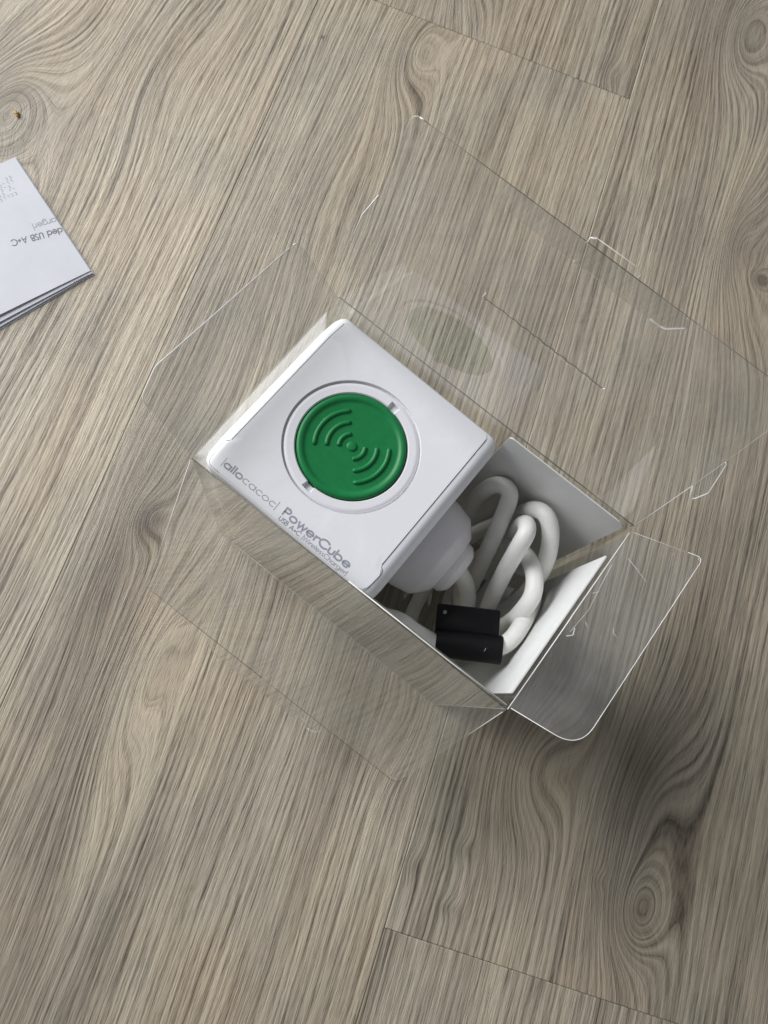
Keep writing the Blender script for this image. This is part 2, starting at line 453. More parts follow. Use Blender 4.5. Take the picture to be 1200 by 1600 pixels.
# standing corner creases and rim creases
for (x, y) in ((0, 0), (A, 0), (0, B), (A, B)):
    line('corner_crease', [(x, y, 0.2), (x, y, H)], 0.16, M_EDGE_DIM, box)
line('rim_crease', [(0, -0.1, H + .05), (A, -0.1, H + .05)], 0.2, M_CREASE, box)
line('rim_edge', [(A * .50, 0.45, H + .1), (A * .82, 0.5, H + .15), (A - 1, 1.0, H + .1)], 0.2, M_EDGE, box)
line('rim_crease', [(0, B + 0.1, H + .05), (A, B + 0.1, H + .05)], 0.2, M_CREASE, box)
line('rim_crease', [(-.1, 0, H + .05), (-.1, B, H + .05)], 0.14, M_EDGE_DIM, box)
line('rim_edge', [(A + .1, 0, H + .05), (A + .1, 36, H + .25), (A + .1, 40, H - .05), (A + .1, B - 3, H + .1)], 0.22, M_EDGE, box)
line('base_crease', [(0, -0.1, .2), (A, -0.1, .2)], 0.14, M_EDGE_DIM, box)

# back lid: hinged on the far long rim, standing up and away from the camera's side
DL = Vector((0, 24.0, 73.6)); DL.normalize()
nL = Vector((1, 0, 0)).cross(DL)
def lid3(s, d, bend=0.0):
    q = Vector((s, B, H)) + DL * d + nL * (bend * (d / 77) ** 2)
    return q
lid_out = [(0.2, 0), (A - .2, 0), (A + .9, 31.5), (A + 4.4, 25.6), (A + 6.0, 33.0), (A + 1.9, 46.5), (A + 1.0, 46.8), (A + 1.0, 78.5), (1.2, 77),
           (0.2, 47), (-2.6, 37), (-3.2, 25), (-.6, 23.5)]
lp = rounded_poly(lid_out, [0, 0, .6, 1.2, 4, 1.5, .3, 3, 4, 2, 2, 2, 1])
lid = sheet('lid', lp, lid3, nL, T, M_PLA, box)
ring = [lid3(*p) for p in lp]
def sub(pts2, f3): return [f3(*p) for p in pts2]
nlp = len(lp)
# cut edges with painted highlight: bright on the two sides, dimmer along the far edge
right_i = [p for p in lp if p[0] > A - 1]
left_i = [p for p in lp if p[0] < 3 and p[1] > 1]
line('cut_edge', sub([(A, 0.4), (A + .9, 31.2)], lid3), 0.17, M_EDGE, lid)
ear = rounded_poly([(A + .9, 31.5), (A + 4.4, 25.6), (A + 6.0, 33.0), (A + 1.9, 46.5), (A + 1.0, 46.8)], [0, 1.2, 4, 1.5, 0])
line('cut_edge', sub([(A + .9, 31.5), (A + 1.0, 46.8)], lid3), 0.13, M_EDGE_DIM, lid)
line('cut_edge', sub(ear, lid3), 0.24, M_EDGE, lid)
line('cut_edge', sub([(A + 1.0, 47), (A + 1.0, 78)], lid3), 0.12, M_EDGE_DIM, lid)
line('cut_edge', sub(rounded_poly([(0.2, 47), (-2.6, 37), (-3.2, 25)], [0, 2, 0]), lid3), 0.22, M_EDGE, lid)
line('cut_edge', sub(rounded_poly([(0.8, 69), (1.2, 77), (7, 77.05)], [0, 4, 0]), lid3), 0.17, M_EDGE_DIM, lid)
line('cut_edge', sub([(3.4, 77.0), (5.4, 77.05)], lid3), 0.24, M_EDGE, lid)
line('fold_crease', sub([(2, 77), (33, 77.3), (100, 78)], lid3), 0.13, M_CREASE, lid)
line('cut_edge', sub([(100, 78), (A + .5, 78.4)], lid3), 0.11, M_CREASE, lid)
# half-cut slit in the lid with a nicked edge
pts = []
for i in range(41):
    t = i / 40; s_ = 45.5 + 47.5 * t
    pts.append(lid3(s_, 40.6 + (0.35 if (i // 2) % 2 and 3 < i < 37 else 0)) + nL * 0.25)
line('slit', pts, 0.15, M_CREASE, lid)
line('slit_end', [lid3(45.4, 42.6) + nL * .25, lid3(45.2, 40.6) + nL * .3], 0.22, M_EDGE, lid)
line('slit_end', [lid3(93.0, 40.6) + nL * .3, lid3(93.6, 41.3) + nL * .3], 0.2, M_EDGE, lid)
# tuck tongue folded over at the lid's outer edge
DT = Vector((0, 0.27, -0.963)); nT = Vector((1, 0, 0)).cross(DT)
e0 = lid3(0, 77.6)
def tong3(s, d): return Vector((s, e0.y, e0.z)) + DT * d
tg = rounded_poly([(33, 0.2), (97, 0.2), (99, 6), (95, 16.5), (37, 16.5), (31, 6)], [0, 0, 3, 4, 6, 3])
tong = sheet('tuck_tongue', tg, tong3, nT, T, M_FLAP, lid)
line('cut_edge', sub(rounded_poly([(96.8, 0.4), (99, 6), (95, 16.5), (90, 16.5)], [0, 3, 4, 0]), tong3), 0.3, M_EDGE, lid)
line('cut_edge', sub([(90, 16.5), (60, 16.5)], tong3), 0.13, M_EDGE_DIM, lid)
line('cut_edge', sub([(62.5, 16.4), (61.4, 16.5)], tong3), 0.3, M_EDGE, lid)
# bright nick above the fold
line('slit_end', [lid3(62, 77.4) + nL * .2, lid3(62.2, 79.4) + nL * .2, lid3(64, 80.2) + nL * .2], 0.22, M_EDGE, lid)
line('slit', sub(rounded_poly([(63, 80.2), (77, 80.6), (79.5, 79.6), (79.0, 78)], [0, 1, 1, 0]), lid3), 0.14, M_EDGE_DIM, lid)

# front lid: hinged on the near long rim and hanging down outside the box
DF = Vector((0, -40.4, -84.0)); DF.normalize(); nF = Vector((1, 0, 0)).cross(DF)
def fl3(s, d): return Vector((s, 0, H)) + DF * d + Vector((0, -0.5, 0))
fo = rounded_poly([(0.2, 0.2), (A - .2, 0.2), (A - .6, 92.5), (-1.0, 96.5)], [0, 0, 8, 3])
flid = sheet('front_lid', fo, fl3, nF, T, M_PLA, box)
line('cut_edge', sub([(0, .5), (-.9, 92.5)], fl3), 0.20, M_EDGE, flid)
line('cut_edge', sub([(-.9, 93), (-.6, 96), (1.5, 96.4)], fl3), 0.12, M_EDGE_DIM, flid)
line('fold_crease', sub([(1.5, 96.4), (31, 95.6), (62, 94.7)], fl3), 0.13, M_CREASE, flid)
line('fold_crease', sub([(62, 94.7), (98, 93.7), (120, 92.9)], fl3), 0.13, M_CREASE, flid)
line('cut_edge', sub(rounded_poly([(118, 92.95), (A - .6, 92.5), (A - .5, 84)], [0, 8, 0]), fl3), 0.13, M_CREASE, flid)
line('cut_edge', sub([(A - .3, 2), (A - .4, 26)], fl3), 0.18, M_EDGE, flid)
DG = Vector((0, -0.30, -0.95)).normalized(); nG = Vector((1, 0, 0)).cross(DG)
g0 = fl3(0, 95.2)
def gt3(s, d): return Vector((s, g0.y, g0.z)) + DG * d + DF * (-(s - 32) * 0.02)
gg = rounded_poly([(32, .3), (96, .3), (97, 8), (93, 17), (40, 17), (33, 10)], [0, 0, 3, 5, 8, 4])
gt = sheet('tuck_tongue', gg, gt3, nG, T, M_FLAP, flid)
line('cut_edge', sub(rounded_poly([(96, .5), (97, 8), (93, 17), (88, 17)], [0, 3, 5, 0]), gt3), 0.17, M_EDGE_DIM, flid)
pts = []
for i in range(49):
    t = i / 48; s_ = 41 + 47 * t
    pts.append(gt3(s_, 10.2 + (0.9 if 24 < i < 36 else 0) + (0.35 if i % 4 < 2 else 0)) + nG * .25)
line('slit', pts, 0.15, M_EDGE_DIM, flid)
line('slit_end', [gt3(86.5, 11) + nG * .3, gt3(88.6, 10.8) + nG * .3, gt3(89, 9.6) + nG * .3], 0.2, M_EDGE, flid)

# left end flap rises steeply from the short rim
DE = Vector((-20, 0, 20.5)); DE.normalize(); nE = DE.cross(Vector((0, 1, 0)))
def le3(s, d): return Vector((0, s, H)) + DE * d
lo = rounded_poly([(0.4, 0.2), (B - .4, 0.2), (B - 1.6, 25.0), (B - 4.0, 26.4), (12, 31.4), (1.5, 27.5)], [0, 0, 1, 1, 7, 7], 10)
lf = sheet('end_flap', lo, le3, nE, T, M_FLAP, box)
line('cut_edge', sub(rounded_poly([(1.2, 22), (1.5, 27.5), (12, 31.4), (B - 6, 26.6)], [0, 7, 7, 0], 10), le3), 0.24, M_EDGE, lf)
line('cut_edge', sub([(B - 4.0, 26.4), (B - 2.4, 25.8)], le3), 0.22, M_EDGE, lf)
# right end flap leans outward
DR = Vector((20, 0, 9)); DR.normalize(); nR = DR.cross(Vector((0, 1, 0)))
def re3(s, d):
    return Vector((A + .2, s, H)) + DR * d + nR * 0.0
ro = rounded_poly([(1.0, 0.2), (B - 2.6, 0.2), (B + 1.6, 25.2), (2.6, 25.4)], [0, 0, 3.2, 9.5], 14)
rf = sheet('end_flap', ro, re3, nR, T, M_FLAP, box)
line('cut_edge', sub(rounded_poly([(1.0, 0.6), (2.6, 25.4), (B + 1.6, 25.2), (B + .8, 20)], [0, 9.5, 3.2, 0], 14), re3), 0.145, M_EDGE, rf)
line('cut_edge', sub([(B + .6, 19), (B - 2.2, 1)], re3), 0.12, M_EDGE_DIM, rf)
up = nR if nR.z > 0 else -nR
def scuff(pts2, r_): line('scuff_mark', [re3(*p) + up * .28 for p in pts2], r_, M_SCUFF, rf)
scuff([(68, 4.5), (66, 9), (63.5, 14)], .10)
scuff([(43, 13.5), (41.5, 14.5), (41, 16)], .09)
scuff([(63, 1.2), (55, 2.0), (44, 3.4), (34, 2.4)], .12)
scuff([(36, 3.0), (33.5, 3.8), (32, 2.2)], .28)
scuff([(40, 4.6), (38.8, 6.2)], .1)
scuff([(52, 3), (50, 1.2)], .15)

# ------------------------------------------------------------------ white card insert
card = empty('cardboard_insert', (104, 40, 0.5))
tag(card, 'folded white cardboard insert standing inside the clear box beside the cable', 'cardboard insert')
def cpart(name, poly, f3, n, th=0.5):
    o = sheet(name, poly, f3, n, th, M_CARD, None)
    o.parent = card; o.location = -Vector(card.location)
    return o
yb = 78.6
cpart('back_panel', rounded_poly([(78.5, 0.7), (132.6, 0.7), (132.6, 125.2), (80.5, 125.4)], [0, 0, 4, 2]), lambda s, d: (s, yb, d), (0, 1, 0))
xb = 133.6
cpart('end_panel', rounded_poly([(5, 0.7), (66, 0.7), (66, 123.5), (5.5, 124.0)], [0, 0, 1, 1]), lambda s, d: (xb - 0.0 - 0.0 * d, s, d), (1, 0, 0))
cpart('base_strip', [(119.5, 4.5), (133.2, 4.5), (133.2, 78.2), (119.5, 78.2)], lambda s, d: (s, d, 0.9), (0, 0, 1))
# sleeve the cube sits on
mb = MB()
for q in ((6, 72, 8, 8.6), (6, 72, 71.4, 72)):
    mb.add(*bxv(*q, 0.6, 46.6))
for q in ((6, 6.6, 8.6, 71.4), (71.4, 72, 8.6, 71.4)):
    mb.add(*bxv(*q, 0.6, 46.6))
mb.add(*bxv(6, 72, 8, 72, 46.61, 47.19))
o = mb.build('support_sleeve', M_CARD, None); o.parent = card; o.location = -Vector(card.location)

# ------------------------------------------------------------------ white power cube
CX, CY, CZ = 39.95, 40.0, 47.2
CR = math.radians(-1.5)
W2, D2, HC = 38.9, 38.3, 74.0
cube = empty('power_cube', (CX, CY, CZ), CR)
tag(cube, 'white cube shaped power socket with green round charging pad and white cable', 'power cube')
def smooth01(t): t = max(0.0, min(1.0, t)); return t * t * (3 - 2 * t)
def zt(x, y):
    ex = W2 - abs(x); ey = D2 - abs(y)
    dz = 0
    if ex < 4.2: q = 1 - ex / 4.2; dz += 3.4 * q * q
    if ey < 11.5: q = 1 - ey / 11.5; dz += 2.8 * (q if q > .08 else q * q / .08)
    if ey < .8: dz += .5 * (1 - ey / .8) ** 2
    return HC - dz
def rrect(hx, hy, r_, n=96):
    pts = rounded_poly([(hx, -hy), (hx, hy), (-hx, hy), (-hx, -hy)], r_, 8)
    return pts
def ray_hit(poly, a):
    d = Vector((math.cos(a), math.sin(a))); best = None
    m = len(poly)
    for i in range(m):
        p = poly[i]; q = poly[(i + 1) % m]; e = q - p
        den = d.x * e.y - d.y * e.x
        if abs(den) < 1e-9: continue
        t = (p.x * e.y - p.y * e.x) / den
        s_ = (p.x * d.y - p.y * d.x) / den
        if t > 0 and -1e-6 <= s_ <= 1 + 1e-6:
            if best is None or t > best: best = t
    return d * best
DCX, DCY = -1.8, 0.0            # charging pad centre on the cube
NA = 192
ANG = [2 * math.pi * (i + .5) / NA for i in range(NA)]
def shifted(poly): return [Vector((p[0] - DCX, p[1] - DCY)) for p in poly]
outl = shifted(rrect(W2, D2, 6.0))
OUT = [ray_hit(outl, a) for a in ANG]
RH = 25.3
vs = []; fs = []
ts = [0, .3, .55, .7, .78, .84, .88, .91, .935, .955, .97, .982, .992, 1.0]
def ring_pts(k): return range(k * NA, (k + 1) * NA)
# hole wall below
lev = 0
for z_ in (HC - 6,):
    for a in ANG: vs.append((DCX + RH * math.cos(a), DCY + RH * math.sin(a), z_))
    lev += 1
for t in ts:
    for a, o_ in zip(ANG, OUT):
        p = Vector((math.cos(a), math.sin(a))) * RH * (1 - t) + o_ * t
        x, y = p.x + DCX, p.y + DCY
        vs.append((x, y, zt(x, y) if t > 0 else HC))
    lev += 1
for (z_, ins) in ((66.0, 0), (64.6, 0.0), (64.2, .45), (63.6, .45), (63.2, 0), (40, -.0), (10, 0), (3, .3), (.8, 1.2), (0, 2.6)):
    for a, o_ in zip(ANG, OUT):
        f_ = 1 - ins / o_.length
        vs.append((o_.x * f_ + DCX, o_.y * f_ + DCY, z_))
    lev += 1
for k in range(lev - 1):
    for i in range(NA):
        j = (i + 1) % NA
        fs.append((k * NA + i, k * NA + j, (k + 1) * NA + j, (k + 1) * NA + i))
fs.append(tuple(range((lev - 1) * NA, lev * NA)))
fs.append(tuple(range(0, NA)))
body = mesh_obj('body', vs, fs, M_WHITE, cube); soften(body, 50)

# face panel: the flat top strip that curls over both long edges, wider at the printed tongue
SX0, SX1 = -34.6, 33.3
pan_poly = rounded_poly([(SX1, -26.6), (SX1, D2 - .9), (SX0, D2 - .9), (SX0, -26.6), (SX0 - 2.0, -28.2), (SX0 - 1.6, -D2 + .9), (SX1 + 1.3, -D2 + .9), (SX1 + 2.0, -28.2)],
                        [0.4, 2, 2, .4, 2.5, 4, 4, 2.5], 6)
pout = [ray_hit(shifted(pan_poly), a) for a in ANG]
vs = []; fs = []
RP = 25.0
ts2 = [0, .02, .3, .55, .68, .76, .82, .87, .91, .94, .965, .985, 1.0]
lev = 0
LIFT = 0.22
for a in ANG: vs.append((DCX + RP * math.cos(a), DCY + RP * math.sin(a), HC - 1.2))
lev += 1
for t in ts2:
    for a, o_ in zip(ANG, pout):
        p = Vector((math.cos(a), math.sin(a))) * RP * (1 - t) + o_ * t
        x, y = p.x + DCX, p.y + DCY
        vs.append((x, y, zt(x, y) + LIFT))
    lev += 1
for a, o_ in zip(ANG, pout):
    x, y = o_.x * 1.0005 + DCX, o_.y * 1.0005 + DCY
    vs.append((x, y, zt(x, y) - 0.3))
lev += 1
for k in range(lev - 1):
    for i in range(NA):
        j = (i + 1) % NA
        fs.append((k * NA + i, k * NA + j, (k + 1) * NA + j, (k + 1) * NA + i))
pan = mesh_obj('face_panel', vs, fs, M_PANEL, cube); soften(pan, 35)
# dark parting lines
def surf(pts2, dz): return [(x, y, zt(x, y) + dz) for x, y in pts2]
def seg(p, q, n=14): return [(p[0] + (q[0] - p[0]) * i / n, p[1] + (q[1] - p[1]) * i / n) for i in range(n + 1)]
line('seam', surf(seg((SX1 + .12, -26.2), (SX1 + .12, D2 - 3)), 0.1), .13, M_SEAM, cube)
line('seam', surf(seg((SX0 - .14, -26.2), (SX0 - .14, D2 - 3)), 0.16), .13, M_SEAM, cube)
tg2 = rounded_poly([(SX1 + .2, -26.4), (SX1 + 2.15, -28.2), (SX1 + 1.45, -D2 + .7), (SX1 - 4, -D2 + .7)], [0, 2.5, 4, 0], 8)
line('seam', surf([tuple(p) for p in tg2], 0.02), .10, M_SEAM, cube)
tg3 = rounded_poly([(SX0 - .2, -26.4), (SX0 - 2.1, -28.2), (SX0 - 1.75, -D2 + .7), (SX0 + 4, -D2 + .7)], [0, 2.5, 4, 0], 8)
line('seam', surf([tuple(p) for p in tg3], 0.02), .08, M_PRINT, cube)

# lathe about the pad's centre
def lathe(name, prof, mat, parent, n=180, notch=None, capc=False):
    vs = []; fs = []
    m = len(prof)
    for i in range(n):
        a = 2 * math.pi * i / n
        for (r_, z_) in prof:
            zz = z_
            if notch and notch(a, r_): zz = z_ - 1.6
            vs.append((DCX + r_ * math.cos(a), DCY + r_ * math.sin(a), HC + zz))
    for i in range(n):
        j = (i + 1) % n
        for k in range(m - 1):
            fs.append((i * m + k, j * m + k, j * m + k + 1, i * m + k + 1))
    if capc:
        fs.append(tuple(i * m for i in range(n)))
    o = mesh_obj(name, vs, fs, mat, parent); soften(o, 38); return o
NOT = [math.radians(90 - 0 + 2 - 0), ]
# notch directions measured in the cube frame
na1 = math.radians(84.5); na2 = na1 + math.pi
def in_notch(a, r_):
    for c in (na1, na2):
        d = (a - c + math.pi) % (2 * math.pi) - math.pi
        if abs(d) < math.radians(4.6) and r_ < 22.8: return True
    return False
lathe('socket_ring', [(24.95, -1.0), (24.75, -1.35), (24.35, -1.35), (24.1, -.55), (23.7, -.30), (22.9, -.25), (22.7, -.25), (20.6, -.25), (20.2, -.7), (20.1, -4)], M_SOCK, cube, 240, in_notch)
lathe('socket_groove', [(25.25, .0), (25.1, .22), (25.0, -.3), (24.9, -1.5)], M_SOCK, cube, 180)
disc = lathe('charging_pad', [(0.0, -.55), (8, -.55), (16.2, -.55), (16.9, -.50), (17.3, -.15), (17.8, .15), (18.7, .22), (19.4, .0), (19.75, -.5), (19.85, -4)], M_GREEN, cube, 180)
# raised wave marks on the pad
c_mid = math.radians(173.6) - CR
half = math.radians(44)
def arc(rad, mid, half_, z_=-.72):
    n = 22
    return [(DCX + rad * math.cos(mid - half_ + 2 * half_ * i / n), DCY + rad * math.sin(mid - half_ + 2 * half_ * i / n), HC + z_) for i in range(n + 1)]
for side in (0, math.pi):
    for rad in (4.7, 9.0, 13.4):
        P = arc(rad, c_mid + side, half)
        mbw = MB(); tube(mbw, P, [0.55] + [.92] * (len(P) - 2) + [.55], 10)
        mbw.build('wave_ridge', M_GREEN, disc, True)
mbw = MB()
dv = []
for (rr_, zz) in ((2.0, -.6), (1.75, -.15), (1.3, .0)):
    for i in range(16):
        a = 2 * math.pi * i / 16
        dv.append((DCX + rr_ * math.cos(a), DCY + rr_ * math.sin(a), HC + zz))
fs = [(k * 16 + i, k * 16 + (i + 1) % 16, (k + 1) * 16 + (i + 1) % 16, (k + 1) * 16 + i) for k in range(2) for i in range(16)] + [tuple(32 + i for i in range(16))]
mbw.add(dv, fs); mbw.build('centre_dot', M_GREEN, disc, True)

# ------------------------------------------------------------------ lettering: single-line round letters swept as flat ribbons
def arcp(cx, cy, rx, ry, a0, a1, n=18):
    return [(cx + rx * math.cos(math.radians(a0 + (a1 - a0) * i / n)), cy + ry * math.sin(math.radians(a0 + (a1 - a0) * i / n))) for i in range(n + 1)]
X = 0.66; R_ = X / 2
GL = {
 'a': (0.70, [arcp(R_, R_, R_, R_, 0, 360, 26), [(X, X), (X, 0)]]),
 'b': (0.72, [arcp(R_, R_, R_, R_, 0, 360, 26), [(0, 1.04), (0, 0)]]),
 'd': (0.72, [arcp(R_, R_, R_, R_, 0, 360, 26), [(X, 1.04), (X, 0)]]),
 'g': (0.72, [arcp(R_, R_, R_, R_, 0, 360, 26), [(X, X), (X, -.05)] + arcp(R_, -.05, R_, .25, 0, -160, 12)]),
 'l': (0.10, [[(0.03, 1.04), (0.03, 0)]]),
 'o': (0.70, [arcp(R_, R_, R_, R_, 0, 360, 26)]),
 'c': (0.58, [arcp(R_, R_, R_, R_, 48, 312, 20)]),
 'e': (0.68, [[(0.02, R_), (X, R_)] + arcp(R_, R_, R_, R_, 4, 318, 22)]),
 'i': (0.10, [[(0.03, X), (0.03, 0)], [(0.03, .86), (0.03, .96)]]),
 'r': (0.36, [[(0.03, X), (0.03, 0)], arcp(.36, X - .34, .33, .33, 180, 75, 8)]),
 's': (0.42, [arcp(.19, .49, .17, .16, 40, 200, 10) + [(.20, .335)] + arcp(.19, .17, .18, .17, 60, -140, 12)]),
 'h': (0.56, [[(0.03, 1.04), (0.03, 0)], arcp(.27, X - .26, .24, .25, 180, 0, 12) + [(.51, 0)]]),
 'u': (0.58, [[(0.03, X), (0.03, .25)] + arcp(.28, .25, .25, .25, 180, 360, 12) + [(.53, X)]]),
 'w': (0.86, [[(0, X), (.22, 0), (.43, X), (.64, 0), (.86, X)]]),
 'P': (0.58, [[(0.04, 0), (0.04, 1.0), (.30, 1.0)] + arcp(.30, .74, .26, .26, 90, -90, 12) + [(.04, .48)]]),
 'C': (0.86, [arcp(.5, .5, .5, .5, 42, 318, 24)]),
 'U': (0.66, [[(0.04, 1), (0.04, .3)] + arcp(.33, .3, .29, .3, 180, 360, 12) + [(.62, 1)]]),
 'S': (0.50, [arcp(.25, .75, .21, .24, 30, 210, 12) + [(.25, .52)] + arcp(.25, .25, .23, .25, 60, -145, 14)]),
 'B': (0.56, [[(0.04, 0), (0.04, 1.0), (.25, 1.0)] + arcp(.25, .77, .22, .23, 90, -90, 10) + [(.04, .54)], [(.04, .54), (.27, .54)] + arcp(.27, .27, .26, .27, 90, -90, 12) + [(.04, 0)]]),
 'A': (0.76, [[(0, 0), (.38, 1.0), (.76, 0)], [(.14, .34), (.62, .34)]]),
 'W': (1.12, [[(0, 1), (.28, 0), (.56, 1), (.84, 0), (1.12, 1)]]),
 '+': (0.50, [[(0, .38), (.50, .38)], [(.25, .13), (.25, .63)]]),
 '|': (0.06, [[(0.02, 1.18), (0.02, -.22)]]),
 'D': (0.70, [[(.04, 0), (.04, 1), (.25, 1)] + arcp(.25, .5, .42, .5, 90, -90, 14) + [(.04, 0)]]),
 '8': (0.50, [arcp(.25, .76, .2, .23, -90, 270, 18), arcp(.25, .27, .24, .26, 90, 450, 20)]),
 ' ': (0.34, []),
}
def ribbon(mb, pts, wd, place, z_):
    P = [Vector(p) for p in pts]; n = len(P)
    closed = (P[0] - P[-1]).length < 1e-4
    if closed: P = P[:-1]; n -= 1
    L = []; R2 = []
    for i in range(n):
        a = P[i - 1] if (i > 0 or closed) else None
        b = P[(i + 1) % n] if (i < n - 1 or closed) else None
        d0 = (P[i] - a).normalized() if a is not None else (b - P[i]).normalized()
        d1 = (b - P[i]).normalized() if b is not None else d0
        n0 = Vector((-d0.y, d0.x)); n1 = Vector((-d1.y, d1.x))
        mvec = n0 + n1
        if mvec.length < .2: mvec = n0.copy()
        mvec.normalize(); k = min(2.2, 1 / max(.3, mvec.dot(n0)))
        p = P[i].copy()
        if not closed:
            if i == 0: p -= d0 * wd * .25
            if i == n - 1: p += d0 * wd * .25
        L.append(p + mvec * wd / 2 * k); R2.append(p - mvec * wd / 2 * k)
    vs = [place(q.x, q.y, z_) for q in L] + [place(q.x, q.y, z_) for q in R2]
    fs = []
    for i in range(n if closed else n - 1):
        j = (i + 1) % n
        fs.append((i, j, n + j, n + i))
    mb.add(vs, fs)
def text(name, runs, size, place, parent, mat, width=None, track=0.14):
    """runs: list of (string, stroke width); scaled to the wanted total width"""
    tot = sum(GL[c][0] + track for s_, _ in runs for c in s_) - track
    kx = size if width is None else width / tot
    mb = MB(); x = 0.0; n = 0
    for s_, wd in runs:
        for c in s_:
            adv, strokes = GL[c]
            for st in strokes:
                n += 1
                P = [((x + px) * kx, py * size) for px, py in st]
                ribbon(mb, P, wd * size, place, 0.002 * (n % 5))
            x += adv + track
    o = mb.build(name, mat, parent)
    return o
ca, sa = math.cos(-CR), math.sin(-CR)
def w2l(x, y): return (ca * (x - CX) - sa * (y - CY), sa * (x - CX) + ca * (y - CY))
def placer(x0, y0, slope=0.0):
    def f(px, py, dz):
        x, y = w2l(x0, y0)
        xx = x + px - slope * py; yy = y + py + slope * px
        return (xx, yy, zt(xx, yy) + LIFT + 0.035 + dz)
    return f
text('brand_lettering', [('|', .09), ('allo', .235), ('cacoc', .115), ('|', .09)], 2.45, placer(7.2, 5.9, .0), cube, M_PRINT, 24.4, .17)
text('product_lettering', [('PowerCube', .235)], 2.75, placer(34.6, 5.5, .0), cube, M_PRINT, 29.6, .17)
text('product_lettering', [('USB A+C', .15), (' |', .10), ('WirelessCharger', .10), ('|', .10)], 1.5, placer(34.7, 3.3, .0), cube, M_PRINTD, 30.3, .16)

# cable outlet on the right side: stepped round collar
def lathe_x(name, prof, y0, z0, mat, parent, n=48):
    vs = []; fs = []; m = len(prof)
    for i in range(n):
        a = 2 * math.pi * (i + .5) / n
        for (x, r_) in prof: vs.append((x, y0 + r_ * math.cos(a), z0 + r_ * math.sin(a)))
    for i in range(n):
        j = (i + 1) % n
        for k in range(m - 1): fs.append((i * m + k, j * m + k, j * m + k + 1, i * m + k + 1))
    fs.append(tuple(i * m + m - 1 for i in range(n)))
    o = mesh_obj(name, vs, fs, mat, parent); soften(o, 32); return o
ZO = 38.0
outlet = lathe_x('cable_outlet', [(W2 - 1, 21), (W2 + 2.2, 21), (W2 + 3.2, 20.7), (W2 + 9.5, 19.3), (W2 + 11, 18), (W2 + 14.5, 14.0), (W2 + 15, 13)], -1.0, ZO, M_OUT, cube)
lathe_x('collar', [(W2 + 13, 11.6), (W2 + 17.5, 11.2), (W2 + 18.6, 10.4), (W2 + 20.2, 8.6), (W2 + 20.6, 7)], -1.0, ZO, M_OUT, outlet)

# cable: one long white lead folded into a bundle (world mm, shifted into the cube's frame)
path = [
 (92, 39.5, 86), (98.5, 39.3, 80), (106, 38, 72), (112.2, 33.5, 62), (117, 26, 50), (116, 18, 34), (108, 14, 22), (100, 22, 16),
 (96.5, 36, 14), (94, 52, 20), (91, 64, 36), (88.2, 69.4, 55), (86.6, 71.6, 72), (87.6, 73.3, 88), (91, 73.8, 95.5), (95.6, 71.6, 96), (99.6, 62.6, 88), (104, 52.5, 74),
 (108.2, 44.4, 58), (111.5, 38, 44), (115, 30, 30), (121, 22, 26), (124.5, 24, 38), (122.4, 32, 54),
 (119, 37.5, 66), (115.7, 41.6, 77), (111.8, 48.3, 92), (109.2, 55.4, 103), (108.0, 60.4, 106.0), (106.4, 64.6, 102.0), (106.6, 67.0, 88), (109, 67.5, 66), (111, 62, 42), (108, 54, 22), (102, 56, 9),
 (98, 66, 8), (98, 72, 26), (101.5, 73.5, 58), (104.2, 73.8, 82), (106.2, 73.9, 95.5), (110.2, 73.2, 100.5), (115.1, 70.3, 100), (120.3, 64.4, 96), (124.0, 58.7, 88), (126.4, 53, 76), (127, 46, 58),
 (124, 40, 40), (116, 40, 26), (108, 48, 28), (105.5, 58, 40), (106.4, 63.6, 56), (108.8, 64.6, 71), (112.6, 61.6, 83), (117.2, 57.2, 92), (122, 51.4, 96.5), (125.2, 45, 97), (126.3, 38.8, 92), (126.6, 34, 82), (124.6, 31.0, 70),
 (119, 28, 58), (114, 27, 42), (110, 36, 24), (108, 50, 9), (110, 62, 8), (120, 68, 10), (127.5, 66, 30), (128.8, 61, 56), (128.9, 54, 74), (129.0, 45, 86), (129.2, 35, 92), (128.8, 26.6, 93.5), (125.8, 20.4, 92.5),
 (119.6, 14.8, 91), (112.7, 11.0, 90), (106, 8.6, 88.5), (98.6, 7.6, 87), (92, 7.6, 85), (86.5, 6.6, 78), (83.0, 6.4, 66), (81.8, 6.4, 48), (82.0, 6.6, 28), (84, 7, 12), (90, 7.5, 5), (98, 8, 4.6),
]
CABR = 3.45
pts = catmull(path, 7)
ipos = Vector((CX, CY, CZ))
def to_cube(p):
    d = Vector(p) - ipos
    return Vector((ca * d.x - sa * d.y, sa * d.x + ca * d.y, d.z))
mb = MB(); tube(mb, [to_cube(p) for p in pts], CABR, 18)
cable = mb.build('cable', M_CABLE, cube, True)

